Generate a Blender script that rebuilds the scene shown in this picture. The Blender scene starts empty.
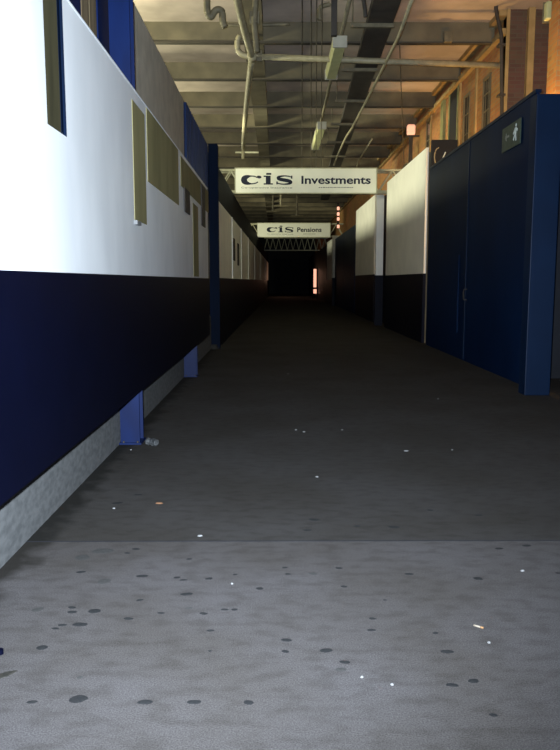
import bpy, math, random
from mathutils import Vector
random.seed(7)
S = bpy.context.scene
COL = S.collection

# ------------------------------------------------------------------ camera
EYE = 1.5
FPX = 729.0
PITCH = math.atan(94 / FPX)
YAW = math.atan(4 / FPX)
cd = bpy.data.cameras.new('camera')
cam = bpy.data.objects.new('camera', cd)
COL.objects.link(cam)
cd.sensor_fit = 'AUTO'
cd.sensor_width = 36.0
cd.lens = FPX * 36.0 / 750.0
cd.clip_end = 300
cam.location = (0, 0, EYE)
cam.rotation_euler = (math.pi / 2 - PITCH, 0, -YAW)
S.camera = cam

# ------------------------------------------------------------------ world, lights, exposure
w = bpy.data.worlds.new('world')
S.world = w
w.use_nodes = True
w.node_tree.nodes['Background'].inputs[0].default_value = (0.10, 0.28, 0.75, 1)
w.node_tree.nodes['Background'].inputs[1].default_value = 0.006
S.view_settings.view_transform = 'Standard'
S.view_settings.look = 'None'
S.view_settings.exposure = 0.0
S.view_settings.gamma = 1.0
S.view_settings.use_curve_mapping = False


def lamp(name, kind, loc, power, col, size=0.1, target=None, spot=None, size_y=None, blend=0.4):
    d = bpy.data.lights.new(name, kind)
    d.energy = power
    d.color = col
    if kind in ('POINT', 'SPOT'):
        d.shadow_soft_size = size
    if kind == 'AREA':
        d.size = size
        if size_y:
            d.shape = 'RECTANGLE'
            d.size_y = size_y
    if spot:
        d.spot_size = spot
        d.spot_blend = blend
    o = bpy.data.objects.new(name, d)
    COL.objects.link(o)
    o.location = loc
    if target is not None:
        v = Vector(target) - Vector(loc)
        o.rotation_euler = v.to_track_quat('-Z', 'Y').to_euler()
    return o


# the flash on the camera
lamp('camera_flash', 'SPOT', (-0.06, 0.05, EYE + 0.08), 4800, (0.80, 0.90, 1.0), 0.02,
     (-0.8, 6, 1.72), math.radians(108), blend=1.0)
# yellowish lamps beyond the left hoarding, shining over its top
YEL = (0.95, 0.94, 0.64)
for y, p in ((13.0, 1000), (19.5, 450), (27, 300), (34, 250), (42, 200)):
    lamp('hall_lamp', 'POINT', (-4.6, y, 4.70), p, YEL, 0.30)
# unseen spots added over there to brighten the hoardings and the two signs
for y, t, p, sp in ((20.5, (3.5, 20.9, 4.2), 2100, 52), (29.5, (3.5, 29.8, 4.2), 1900, 52), (46, (3.5, 49, 4.0), 900, 40),
                    (15.5, (1.0, 24, 4.75), 2100, 30), (35.0, (1.0, 46, 4.65), 1900, 26)):
    lamp('added_spot', 'SPOT', (-4.6, y, 4.75), p, YEL, 0.30, t, math.radians(sp), blend=0.5)
# sodium lamps between the right hoarding and the brick building
SOD = (1.0, 0.56, 0.16)
for y, p in ((11.45, 200), (15.2, 170), (19.5, 150), (25, 120)):
    lamp('sodium_lamp', 'POINT', (3.92, y, 3.6 if y < 12 else 3.3), p, SOD, 0.08)


# ------------------------------------------------------------------ pixel helpers (real planes)
def ray(px, py):
    x = (px - 280) / FPX
    y = (375 - py) / FPX
    fy = math.cos(PITCH) + y * math.sin(PITCH)
    fz = -math.sin(PITCH) + y * math.cos(PITCH)
    return (x * math.cos(YAW) + fy * math.sin(YAW), -x * math.sin(YAW) + fy * math.cos(YAW), fz)


def onH(px, py, H=0.0):
    r = ray(px, py)
    t = (H - EYE) / r[2]
    return Vector((r[0] * t, r[1] * t, H))


def onX(px, py, X):
    r = ray(px, py)
    t = X / r[0]
    return Vector((X, r[1] * t, EYE + r[2] * t))


def onY(px, py, Y):
    r = ray(px, py)
    t = Y / r[1]
    return Vector((r[0] * t, Y, EYE + r[2] * t))


# ------------------------------------------------------------------ materials
def mat(name, c1, c2=None, scale=4.0, rough=0.7, spec=0.3, metal=0.0, bump=0.0, stretch=(1, 1, 1),
        lo=0.35, hi=0.65, detail=6.0, emit=None, es=0.0):
    m = bpy.data.materials.new(name)
    m.use_nodes = True
    n, l = m.node_tree.nodes, m.node_tree.links
    b = n['Principled BSDF']
    b.inputs['Roughness'].default_value = rough
    b.inputs['Specular IOR Level'].default_value = spec
    b.inputs['Metallic'].default_value = metal
    if c2 is None:
        c2 = tuple(v * 0.82 for v in c1)
    tc = n.new('ShaderNodeTexCoord')
    mp = n.new('ShaderNodeMapping')
    mp.inputs['Scale'].default_value = stretch
    l.new(tc.outputs['Object'], mp.inputs[0])
    nz = n.new('ShaderNodeTexNoise')
    nz.inputs['Scale'].default_value = scale
    nz.inputs['Detail'].default_value = detail
    l.new(mp.outputs[0], nz.inputs['Vector'])
    rp = n.new('ShaderNodeValToRGB')
    rp.color_ramp.elements[0].position = lo
    rp.color_ramp.elements[1].position = hi
    rp.color_ramp.elements[0].color = (*c1, 1)
    rp.color_ramp.elements[1].color = (*c2, 1)
    l.new(nz.outputs['Fac'], rp.inputs[0])
    l.new(rp.outputs[0], b.inputs['Base Color'])
    if bump:
        bp = n.new('ShaderNodeBump')
        bp.inputs['Strength'].default_value = bump
        bp.inputs['Distance'].default_value = 0.01
        l.new(nz.outputs['Fac'], bp.inputs['Height'])
        l.new(bp.outputs[0], b.inputs['Normal'])
    if emit:
        b.inputs['Emission Color'].default_value = (*emit, 1)
        b.inputs['Emission Strength'].default_value = es
    return m


def brick_mat(name, c1, c2, mortar, axis='X'):
    m = bpy.data.materials.new(name)
    m.use_nodes = True
    n, l = m.node_tree.nodes, m.node_tree.links
    b = n['Principled BSDF']
    b.inputs['Roughness'].default_value = 0.85
    tc = n.new('ShaderNodeTexCoord')
    sp = n.new('ShaderNodeSeparateXYZ')
    cb = n.new('ShaderNodeCombineXYZ')
    l.new(tc.outputs['Object'], sp.inputs[0])
    ad = n.new('ShaderNodeMath')
    ad.operation = 'ADD'
    l.new(sp.outputs[0], ad.inputs[0])
    l.new(sp.outputs[1], ad.inputs[1])
    l.new(ad.outputs[0], cb.inputs[0])
    l.new(sp.outputs[2], cb.inputs[1])
    bt = n.new('ShaderNodeTexBrick')
    bt.inputs['Color1'].default_value = (*c1, 1)
    bt.inputs['Color2'].default_value = (*c2, 1)
    bt.inputs['Mortar'].default_value = (*mortar, 1)
    bt.inputs['Scale'].default_value = 1.0
    bt.inputs['Brick Width'].default_value = 0.225
    bt.inputs['Row Height'].default_value = 0.075
    bt.inputs['Mortar Size'].default_value = 0.008
    l.new(cb.outputs[0], bt.inputs['Vector'])
    nz = n.new('ShaderNodeTexNoise')
    nz.inputs['Scale'].default_value = 1.6
    nz.inputs['Detail'].default_value = 5
    l.new(tc.outputs['Object'], nz.inputs['Vector'])
    mx = n.new('ShaderNodeMixRGB')
    mx.blend_type = 'MULTIPLY'
    mx.inputs[0].default_value = 0.5
    l.new(bt.outputs['Color'], mx.inputs[1])
    l.new(nz.outputs['Color'], mx.inputs[2])
    l.new(mx.outputs[0], b.inputs['Base Color'])
    return m


def floor_mat(name, c1, c2, dirt):
    m = bpy.data.materials.new(name)
    m.use_nodes = True
    n, l = m.node_tree.nodes, m.node_tree.links
    b = n['Principled BSDF']
    b.inputs['Roughness'].default_value = 0.9
    b.inputs['Specular IOR Level'].default_value = 0.15
    tc = n.new('ShaderNodeTexCoord')

    def noise(scale, detail, st=(1, 1, 1)):
        mp = n.new('ShaderNodeMapping')
        mp.inputs['Scale'].default_value = st
        l.new(tc.outputs['Object'], mp.inputs[0])
        z = n.new('ShaderNodeTexNoise')
        z.inputs['Scale'].default_value = scale
        z.inputs['Detail'].default_value = detail
        l.new(mp.outputs[0], z.inputs['Vector'])
        return z

    def ramp(src, p0, p1, a, c):
        r = n.new('ShaderNodeValToRGB')
        r.color_ramp.elements[0].position = p0
        r.color_ramp.elements[1].position = p1
        r.color_ramp.elements[0].color = (*a, 1)
        r.color_ramp.elements[1].color = (*c, 1)
        l.new(src, r.inputs[0])
        return r

    base = ramp(noise(170, 9).outputs['Fac'], 0.3, 0.7, c1, c2)
    big = ramp(noise(1.1, 6).outputs['Fac'], 0.38, 0.60, (0.80, 0.78, 0.73), (1, 1, 1))
    med = ramp(noise(15, 8, (0.55, 1.1, 1)).outputs['Fac'], 0.34, 0.54, (0.66, 0.65, 0.62), (1, 1, 1))
    m1 = n.new('ShaderNodeMixRGB'); m1.blend_type = 'MULTIPLY'; m1.inputs[0].default_value = 1
    l.new(base.outputs[0], m1.inputs[1]); l.new(big.outputs[0], m1.inputs[2])
    m2 = n.new('ShaderNodeMixRGB'); m2.blend_type = 'MULTIPLY'; m2.inputs[0].default_value = 0.65
    l.new(m1.outputs[0], m2.inputs[1]); l.new(med.outputs[0], m2.inputs[2])
    # dirt strip washed up along the kerb, its edge broken by noise
    sp = n.new('ShaderNodeSeparateXYZ')
    l.new(tc.outputs['Object'], sp.inputs[0])
    nz = noise(5, 5)
    ad = n.new('ShaderNodeMath'); ad.operation = 'MULTIPLY_ADD'
    l.new(nz.outputs['Fac'], ad.inputs[0]); ad.inputs[1].default_value = 0.45
    l.new(sp.outputs[0], ad.inputs[2])
    dr = n.new('ShaderNodeMapRange')
    dr.inputs[1].default_value = -1.17
    dr.inputs[2].default_value = -1.03
    dr.inputs[3].default_value = 0.9
    dr.inputs[4].default_value = 0.0
    l.new(ad.outputs[0], dr.inputs[0])
    m3 = n.new('ShaderNodeMixRGB')
    l.new(dr.outputs[0], m3.inputs[0]); l.new(m2.outputs[0], m3.inputs[1])
    m3.inputs[2].default_value = (*dirt, 1)
    l.new(m3.outputs[0], b.inputs['Base Color'])
    bp = n.new('ShaderNodeBump'); bp.inputs['Strength'].default_value = 0.06; bp.inputs['Distance'].default_value = 0.01
    l.new(base.inputs[0].links[0].from_socket, bp.inputs['Height'])
    l.new(bp.outputs[0], b.inputs['Normal'])
    return m


M = {}
M['white'] = mat('white_paint', (0.74, 0.77, 0.80), (0.66, 0.69, 0.72), 2.5, 0.45, 0.3, stretch=(1, 1, .4))
M['cream'] = mat('off_white_paint', (0.88, 0.87, 0.80), (0.80, 0.79, 0.73), 1.6, 0.6)
M['navy'] = mat('navy_gloss', (0.0005, 0.0011, 0.0075), (0.0007, 0.0014, 0.009), 3, 0.5, 0.10)
M['blue'] = mat('blue_paint', (0.001, 0.010, 0.062), (0.0007, 0.0065, 0.042), 5, 0.5, 0.15, stretch=(1, 1, .3))
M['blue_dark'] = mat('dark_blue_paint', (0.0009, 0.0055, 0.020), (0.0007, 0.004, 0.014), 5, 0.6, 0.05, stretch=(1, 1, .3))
M['rib'] = mat('ribbed_blue', (0.003, 0.018, 0.075), (0.002, 0.012, 0.052), 5, 0.5, 0.15, stretch=(1, 1, .3))
M['gate'] = mat('gate_paint', (0.0025, 0.013, 0.048), (0.0016, 0.009, 0.034), 1.1, 0.5, 0.05, stretch=(1, 1, .5))
M['gate_post'] = mat('gate_post_paint', (0.002, 0.011, 0.036), (0.0016, 0.009, 0.030), 2, 0.5, 0.15)
M['concrete'] = mat('kerb_concrete', (0.125, 0.13, 0.135), (0.085, 0.09, 0.094), 26, 0.9, 0.15, bump=0.15, stretch=(1, .5, 1))
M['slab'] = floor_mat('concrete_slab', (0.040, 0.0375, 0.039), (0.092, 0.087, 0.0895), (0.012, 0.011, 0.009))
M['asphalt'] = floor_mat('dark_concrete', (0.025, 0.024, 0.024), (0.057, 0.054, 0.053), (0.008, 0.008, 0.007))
M['ply'] = mat('olive_board', (0.28, 0.25, 0.12), (0.21, 0.19, 0.09), 3, 0.8, 0.15, stretch=(1, 1, .3))
M['timber'] = mat('brown_timber', (0.20, 0.15, 0.085), (0.11, 0.085, 0.045), 4, 0.8, stretch=(2, 4, .3))
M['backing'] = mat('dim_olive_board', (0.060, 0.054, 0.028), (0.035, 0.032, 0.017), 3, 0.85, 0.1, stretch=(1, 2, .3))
M['grey_panel'] = mat('grey_beige_panel', (0.52, 0.48, 0.39), (0.42, 0.39, 0.32), 4, 0.75)
M['ceil'] = mat('ceiling_board', (0.53, 0.44, 0.37), (0.36, 0.30, 0.25), 1.2, 0.85)
M['beam'] = mat('beam_paint', (0.15, 0.125, 0.078), (0.10, 0.085, 0.055), 2.2, 0.8)
M['flange'] = mat('flange_paint', (0.06, 0.05, 0.035), None, 3, 0.7)
M['pipe'] = mat('pale_pipe', (0.34, 0.30, 0.19), (0.24, 0.21, 0.13), 8, 0.5, 0.4)
M['dull_pipe'] = mat('dull_pipe', (0.17, 0.145, 0.09), (0.11, 0.095, 0.06), 8, 0.6)
M['dark'] = mat('dark_metal', (0.05, 0.042, 0.035), (0.035, 0.03, 0.025), 5, 0.7)
M['wire'] = mat('wire', (0.12, 0.105, 0.08), None, 5, 0.6)
M['truss'] = mat('truss_paint', (0.52, 0.50, 0.34), (0.40, 0.38, 0.26), 6, 0.6)
M['sign'] = mat('sign_face', (0.86, 0.86, 0.74), (0.82, 0.82, 0.70), 2, 0.5)
M['ink'] = mat('sign_ink', (0.010, 0.014, 0.035), None, 4, 0.6)
M['grey_ink'] = mat('grey_ink', (0.25, 0.27, 0.24), None, 4, 0.6)
M['fit'] = mat('fitting_plastic', (0.50, 0.50, 0.26), (0.42, 0.42, 0.21), 6, 0.45)
M['fit_end'] = mat('fitting_end', (0.42, 0.40, 0.32), None, 6, 0.45)
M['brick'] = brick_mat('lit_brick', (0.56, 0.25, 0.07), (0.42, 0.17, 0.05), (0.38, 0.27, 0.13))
M['brick_dark'] = brick_mat('shaded_brick', (0.13, 0.068, 0.05), (0.10, 0.05, 0.037), (0.11, 0.08, 0.06))  # same brick, darker colours standing in for the return's weaker light
M['moulding'] = mat('stone_moulding', (0.36, 0.25, 0.11), (0.27, 0.19, 0.08), 5, 0.8)
M['frame'] = mat('olive_frame', (0.26, 0.27, 0.12), (0.18, 0.19, 0.08), 6, 0.6)
M['glass'] = mat('dark_glass', (0.02, 0.02, 0.022), None, 3, 0.15, 0.5)
M['mullion'] = mat('pale_mullion', (0.16, 0.13, 0.075), None, 5, 0.6)
M['black'] = mat('black_wall', (0.012, 0.014, 0.02), None, 3, 0.8)
M['gum'] = mat('trodden_gum', (0.012, 0.013, 0.015), (0.018, 0.019, 0.020), 90, 0.8, 0.2)
M['gum_pale'] = mat('faded_gum', (0.034, 0.034, 0.034), (0.045, 0.045, 0.045), 90, 0.8, 0.2)
M['paper'] = mat('paper_scrap', (0.21, 0.215, 0.22), None, 40, 0.7)
M['butt'] = mat('cigarette_paper', (0.28, 0.24, 0.19), None, 40, 0.7)
M['filter'] = mat('cigarette_filter', (0.30, 0.17, 0.08), None, 60, 0.8)
M['leaf'] = mat('dead_leaf', (0.014, 0.014, 0.012), (0.024, 0.022, 0.018), 60, 0.8)
M['can'] = mat('crushed_can', (0.20, 0.21, 0.22), (0.06, 0.065, 0.07), 30, 0.35, 0.5, metal=0.6)
M['orange'] = mat('orange_scrap', (0.14, 0.07, 0.035), None, 30, 0.7)
M['plaque'] = mat('green_plaque', (0.045, 0.07, 0.052), (0.025, 0.04, 0.033), 14, 0.5)
M['pict'] = mat('pale_pictogram', (0.75, 0.85, 0.85), None, 14, 0.5)
M['glow'] = mat('pinkish_lamp', (0.8, 0.6, 0.5), None, 4, 0.5, emit=(1.0, 0.45, 0.30), es=1.3)
M['glow_soft'] = mat('bulkhead_glow', (0.8, 0.6, 0.5), None, 4, 0.5, emit=(1.0, 0.46, 0.28), es=0.75)


# ------------------------------------------------------------------ mesh helpers
class MB:
    def __init__(self):
        self.v, self.f = [], []

    def box(self, x0, x1, y0, y1, z0, z1):
        return self.hexa([(x0, y0, z0), (x1, y0, z0), (x1, y1, z0), (x0, y1, z0)],
                         [(x0, y0, z1), (x1, y0, z1), (x1, y1, z1), (x0, y1, z1)])

    def hexa(self, bot, top):
        i = len(self.v)
        self.v += [tuple(p) for p in bot] + [tuple(p) for p in top]
        k = len(bot)
        self.f.append(tuple(i + j for j in reversed(range(k))))
        self.f.append(tuple(i + k + j for j in range(k)))
        for j in range(k):
            n = (j + 1) % k
            self.f.append((i + j, i + n, i + k + n, i + k + j))
        return self

    def bar(self, a, b, w, h=None):
        """a square bar from a to b"""
        return self.tube([a, b], w / 2 * 1.414, 4, math.pi / 4)

    def tube(self, pts, r, n=10, ph=0.0):
        pts = [Vector(p) for p in pts]
        rings = []
        for k, p in enumerate(pts):
            d = (pts[min(k + 1, len(pts) - 1)] - pts[max(k - 1, 0)]).normalized()
            up = Vector((0, 0, 1)) if abs(d.z) < 0.95 else Vector((0, 1, 0))
            s = d.cross(up).normalized()
            u = s.cross(d).normalized()
            i = len(self.v)
            for j in range(n):
                a = ph + 2 * math.pi * j / n
                self.v.append(tuple(p + (s * math.cos(a) + u * math.sin(a)) * r))
            rings.append(i)
        for a, b in zip(rings, rings[1:]):
            for j in range(n):
                self.f.append((a + j, a + (j + 1) % n, b + (j + 1) % n, b + j))
        self.f.append(tuple(rings[0] + j for j in reversed(range(n))))
        self.f.append(tuple(rings[-1] + j for j in range(n)))
        return self

    def sheet(self, ys, zs, solid, x_of, t):
        """an upright sheet in the y,z grid: x_of(y) gives the face, t the thickness to the left"""
        idx = {}

        def vid(a, b, s):
            k = (a, b, s)
            if k not in idx:
                idx[k] = len(self.v)
                self.v.append((x_of(ys[a]) - (t if s else 0), ys[a], zs[b]))
            return idx[k]
        ny, nz = len(ys) - 1, len(zs) - 1

        def ok(a, b):
            return 0 <= a < ny and 0 <= b < nz and solid((ys[a] + ys[a + 1]) / 2, (zs[b] + zs[b + 1]) / 2)
        for a in range(ny):
            for b in range(nz):
                if not ok(a, b):
                    continue
                q = [(a, b), (a + 1, b), (a + 1, b + 1), (a, b + 1)]
                self.f.append(tuple(vid(*p, 0) for p in q))
                self.f.append(tuple(vid(*p, 1) for p in reversed(q)))
                for (da, db), (p, r) in (((0, -1), (0, 1)), ((1, 0), (1, 2)), ((0, 1), (2, 3)), ((-1, 0), (3, 0))):
                    if not ok(a + da, b + db):
                        P, R = q[p], q[r]
                        self.f.append((vid(*P, 0), vid(*P, 1), vid(*R, 1), vid(*R, 0)))
        return self

    def strip(self, pts, wid, y, t):
        """a flat lettering stroke in the x,z plane: centre line + width"""
        P = [Vector((p[0], p[1])) for p in pts]
        L, R = [], []
        for k, p in enumerate(P):
            d = (P[min(k + 1, len(P) - 1)] - P[max(k - 1, 0)]).normalized()
            nn = Vector((-d.y, d.x))
            L.append(p + nn * wid[k] / 2)
            R.append(p - nn * wid[k] / 2)
        for k in range(len(P) - 1):
            q = [L[k], L[k + 1], R[k + 1], R[k]]
            self.hexa([(a.x, y, a.y) for a in q], [(a.x, y + t, a.y) for a in q])
        return self

    def build(self, name, m, parent=None, smooth=False, bevel=0.0):
        me = bpy.data.meshes.new(name)
        me.from_pydata(self.v, [], self.f)
        me.update()
        import bmesh
        bm = bmesh.new()
        bm.from_mesh(me)
        bmesh.ops.recalc_face_normals(bm, faces=bm.faces)
        bm.to_mesh(me)
        bm.free()
        if smooth:
            for p in me.polygons:
                p.use_smooth = True
        me.materials.append(m)
        o = bpy.data.objects.new(name, me)
        COL.objects.link(o)
        if bevel:
            b = o.modifiers.new('bevel', 'BEVEL')
            b.width = bevel
            b.segments = 2
            b.limit_method = 'ANGLE'
        if parent is not None:
            o.parent = parent
            o.matrix_parent_inverse = parent.matrix_basis.inverted()
        return o


def tag(o, label=None, cat=None, group=None, kind=None):
    if label: o['label'] = label
    if cat: o['category'] = cat
    if group: o['group'] = group
    if kind: o['kind'] = kind
    return o


def empty(name, loc, label, cat, group=None):
    o = bpy.data.objects.new(name, None)
    COL.objects.link(o)
    o.location = loc
    o.empty_display_size = 0.1
    return tag(o, label, cat, group)


def struct(name, mb, m, label=None):
    return tag(mb.build(name, m), label, None, None, 'structure')


def curve_pts(pts, n=8):
    """smooth line through points"""
    P = [Vector(p) for p in pts]
    P = [P[0] * 2 - P[1]] + P + [P[-1] * 2 - P[-2]]
    out = []
    for i in range(1, len(P) - 2):
        for k in range(n):
            t = k / n
            a, b, c, d = P[i - 1], P[i], P[i + 1], P[i + 2]
            out.append(0.5 * ((2 * b) + (c - a) * t + (2 * a - 5 * b + 4 * c - d) * t * t + (3 * b - a - 3 * c + d) * t ** 3))
    out.append(P[-2])
    return out


# ================================================================== THE SETTING
YEND = 84.0
JOINT = onH(300, 541).y
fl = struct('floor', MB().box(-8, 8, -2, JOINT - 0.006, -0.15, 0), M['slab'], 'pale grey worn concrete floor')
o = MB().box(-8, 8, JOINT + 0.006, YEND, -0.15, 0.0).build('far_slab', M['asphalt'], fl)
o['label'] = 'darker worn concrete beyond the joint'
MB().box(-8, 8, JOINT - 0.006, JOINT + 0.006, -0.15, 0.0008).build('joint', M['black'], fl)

# ceiling with its crossbeams and one long girder
HC, HB = 6.42, 6.02
ce = struct('ceiling', MB().box(-8, 8, 0, YEND, HC, HC + 0.2), M['ceil'], 'pinkish beige boarded ceiling with brown crossbeams')
y = 12.1 - 2.6 * 2
while y < 78:
    bm_ = MB().box(-8, 4.20, y, y + 0.03, HB + 0.03, HC).build('beam', M['beam'], ce)
    MB().box(-8, 4.20, y - 0.045, y + 0.075, HB, HB + 0.03).build('flange', M['flange'], bm_)
    y += 2.6
MB().box(-0.62, -0.24, 6, 78, HB + 0.06, HC).build('girder', M['beam'], ce)

struct('wall_back', MB().box(-8, 8, YEND, YEND + 0.2, 0, HC), M['black'], 'black end of the corridor')

# kerb along the left
XK = -1.45
struct('baseboard_left', MB().box(XK - 0.25, XK, -1, 16.4, 0, 0.72), M['concrete'],
       'rough concrete plinth below the left hoarding')

# left hoarding: white over navy, standing proud of the plinth
XC = -1.24


def cz(px, py=280):
    return onX(px, py, XC).y


def ch(px, py):
    return onX(px, py, XC).z


TOP = ch(66.8, 0)
BOT = ch(100, 424)
DADO = ch(60, 272.5)
YE = cz(208.5)
holes = [(cz(45, 60), cz(64, 60), ch(55, 129), TOP + 1)]
ys = sorted({0.8, YE, *[h[0] for h in holes], *[h[1] for h in holes]})
zs = sorted({DADO, TOP, *[h[2] for h in holes], *[h[3] for h in holes if h[3] < TOP]})
wl = struct('wall_left', MB().sheet(ys, zs, lambda a, b: not any(h[0] < a < h[1] and h[2] < b < h[3] for h in holes),
            lambda yy: XC, 0.014), M['white'], 'white painted hoarding over a navy lower half')
d = MB().sheet([0.8, YE], [BOT, DADO], lambda a, b: True, lambda yy: XC + 0.006, 0.042).build('lower_cladding', M['navy'], wl)
d['label'] = 'navy painted lower cladding'
MB().box(XC - 0.0145, XC + 0.001, holes[0][1] - 0.008, holes[0][1] - 0.0005, holes[0][2], TOP).build('slot_lining', M['blue_dark'], wl)
cap = MB().box(XC - 0.035, XC + 0.004, holes[0][1], YE, TOP, TOP + 0.012).build('edge_strip', M['white'], wl)

# far left hoarding, drifting inwards
Y0F, Y1F = 16.75, 76.0


def xf(yy):
    return -1.30 + (yy - Y0F) / (Y1F - Y0F) * 0.56


fy = [Y0F + (Y1F - Y0F) * k / 12 for k in range(13)]
slots = []
ys = sorted({*fy, *[s[0] for s in slots], *[s[1] for s in slots]})
zs = sorted({1.57, 3.30, *[s[2] for s in slots], *[s[3] for s in slots]})
wf = struct('wall_left_far', MB().sheet(ys, zs, lambda a, b: not any(s[0] < a < s[1] and s[2] < b < s[3] for s in slots), xf, 0.03),
            M['cream'], 'far stretch of off white hoarding beyond the third column')
MB().sheet(fy, [0.0, 1.57], lambda a, b: True, lambda yy: xf(yy) + 0.006, 0.042).build('lower_cladding', M['navy'], wf)
jm = MB()
for yj in (21.2, 25.8, 31, 38, 47, 60):
    x = xf(yj)
    jm.box(x - 0.002, x + 0.02, yj - 0.06, yj + 0.06, 1.57, 3.30)
jm.build('cover_strip', M['cream'], wf)
MB().sheet(fy, [3.0, 4.24], lambda a, b: True, lambda yy: xf(yy) - 0.11, 0.04).build('fascia', M['blue_dark'], wf)

for (ya, yb, za, zb) in ((21.6, 22.4, 2.1, 2.75), (23.6, 24.4, 2.0, 2.7)):  # dark sheets laid on in place of shaded slots
    o = MB().hexa([(xf(ya) + 0.0005, ya, za), (xf(ya) + 0.015, ya, za), (xf(yb) + 0.015, yb, za), (xf(yb) + 0.0005, yb, za)],
                  [(xf(ya) + 0.0005, ya, zb), (xf(ya) + 0.015, ya, zb), (xf(yb) + 0.015, yb, zb), (xf(yb) + 0.0005, yb, zb)]).build('slot_shade', M['dark'])
    tag(o, 'small dark sheet standing for a shaded slot in the far hoarding, %s of a pair' % ('nearer' if ya < 22 else 'farther'), 'board', 'dark sheets standing for slots in the far hoarding')

# brick building on the right, behind the hoardings
XB, YB = 4.25, 14.05
wins = []                      # (y0, y1, z0, z1)


def bw(px0, px1, py_top):
    a, b = onX(px0, py_top, XB), onX(px1, py_top, XB)
    return (b.y, a.y, 2.6, (a.z + b.z) / 2)


door = bw(450, 459, 82)
wins = [bw(464.5, 470.5, 94), bw(484, 491.5, 76), bw(427, 431, 119), (20.6, 21.3, 2.6, 5.2), (24.2, 25.0, 2.6, 5.3)]
hs = [door] + wins
ys = sorted({YB, 80.0, *[h[0] for h in hs], *[h[1] for h in hs]})
zs = sorted({0.0, HC, *[h[2] for h in hs], *[h[3] for h in hs]})
wr = struct('wall_right', MB().sheet(ys, zs, lambda a, b: not any(h[0] < a < h[1] and h[2] < b < h[3] for h in hs),
            lambda yy: XB + 0.3, 0.3), M['brick'], 'orange lit brick building rising behind the right hoardings')
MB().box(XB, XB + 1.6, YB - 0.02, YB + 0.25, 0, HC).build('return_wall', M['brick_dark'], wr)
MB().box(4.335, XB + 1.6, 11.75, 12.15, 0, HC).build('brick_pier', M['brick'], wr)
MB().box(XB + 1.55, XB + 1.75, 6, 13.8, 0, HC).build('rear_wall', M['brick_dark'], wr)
struct('trim_1', MB().box(XB - 0.10, XB - 0.002, YB, 78, 6.00, 6.10), M['moulding'], 'lower moulding along the brick wall head')
struct('trim_2', MB().box(XB - 0.16, XB - 0.002, YB, 78, HC - 0.10, HC - 0.001), M['moulding'], 'upper cornice where brick meets the ceiling')


def window(name, h, cols, rows, label):
    y0, y1, z0, z1 = h
    f = MB()
    t = 0.05
    x0, x1 = XB - 0.02, XB + 0.06
    f.box(x0, x1, y0, y0 + t, z0, z1).box(x0, x1, y1 - t, y1, z0, z1)
    f.box(x0, x1, y0 + t, y1 - t, z0, z0 + t).box(x0, x1, y0 + t, y1 - t, z1 - t, z1)
    for k in range(1, cols):
        yy = y0 + (y1 - y0) * k / cols
        f.box(x0 + 0.02, x1 - 0.02, yy - 0.014, yy + 0.014, z0 + t, z1 - t)
    for k in range(1, rows):
        zz = z0 + (z1 - z0) * k / rows
        f.box(x0 + 0.021, x1 - 0.021, y0 + t, y1 - t, zz - 0.014, zz + 0.014)
    o = struct(name, f, M['mullion'], label)
    MB().box(x0 + 0.025, x0 + 0.035, y0 + t, y1 - t, z0 + t, z1 - t).build('pane', M['glass'], o)
    return o


window('window_1', wins[1], 3, 9, 'tall dark window with a pale glazing grid beside the downpipe')
window('window_2', wins[0], 2, 7, 'narrow dark window next to the dark doorway')
window('window_3', wins[2], 2, 6, 'small dark window above the white hoarding')
window('window_4', wins[3], 2, 6, 'dark window behind the wall lamp')
window('window_5', wins[4], 2, 6, 'farthest dark window in the brick wall')
dm = MB()
dm.box(XB - 0.02, XB + 0.14, door[0], door[0] + 0.06, door[2], door[3]).box(XB - 0.02, XB + 0.14, door[1] - 0.06, door[1], door[2], door[3])
dm.box(XB - 0.02, XB + 0.14, door[0] + 0.06, door[1] - 0.06, door[3] - 0.06, door[3])
do = struct('door_1', dm, M['frame'], 'tall dark doorway opening in the brick wall')
MB().box(XB + 0.005, XB + 0.04, door[0] + 0.06, door[1] - 0.06, door[2], door[3] - 0.06).build('leaf', M['black'], do)
yj = onX(445, 100, XB).y
struct('trim_3', MB().box(XB - 0.07, XB - 0.002, yj - 0.14, yj + 0.16, 2.6, 5.99), M['frame'], 'olive upright pilaster strip left of the doorway')
for k, px in enumerate((432.5, 461, 477)):
    yj = onX(px, 100, XB).y
    struct('trim_%d' % (k + 4), MB().box(XB - 0.04, XB - 0.002, yj - 0.05, yj + 0.05, 2.6, 5.99), M['moulding'],
           ['pale strip beside the small window', 'pale strip between doorway and narrow window', 'pale strip between the two grid windows'][k])

# dark fence beyond the gate, in front of the pier
struct('wall_side', MB().box(3.80, 5.9, 11.2, 11.3, 0, 3.72), M['black'], 'black boarded fence at the right edge')
struct('trim_7', MB().box(3.82, 5.9, 11.15, 11.198, 3.43, 3.50), M['truss'], 'pale rail on the black fence')


# ================================================================== LEFT SIDE THINGS
def column(yc, base, label, xr, HB=4.40):
    r = empty('steel_column', (sum(xr) / 2, yc, 0), label, 'column', 'blue steel columns along the left hoarding')
    m = MB()
    x0, x1 = xr
    m.box(x0, x1, yc, yc + 0.018, 0.018, HB)                 # front flange
    m.box(x0, x1, yc + 0.182, yc + 0.2, 0.018, HB)
    m.box((x0 + x1) / 2 - 0.007, (x0 + x1) / 2 + 0.007, yc + 0.018, yc + 0.182, 0.018, HB)
    m.build('shaft', base, r)
    p = MB().box(x0 - 0.01, x1 + 0.015, yc - 0.02, yc + 0.22, 0.0, 0.018).build('base_plate', base, r)
    b = MB()
    for xx in (x0 + 0.03, x1 - 0.02):
        b.tube([(xx, yc - 0.008, 0.018), (xx, yc - 0.008, 0.032)], 0.009, 6)
    b.build('bolt', M['dark'], p)
    return r


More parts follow.
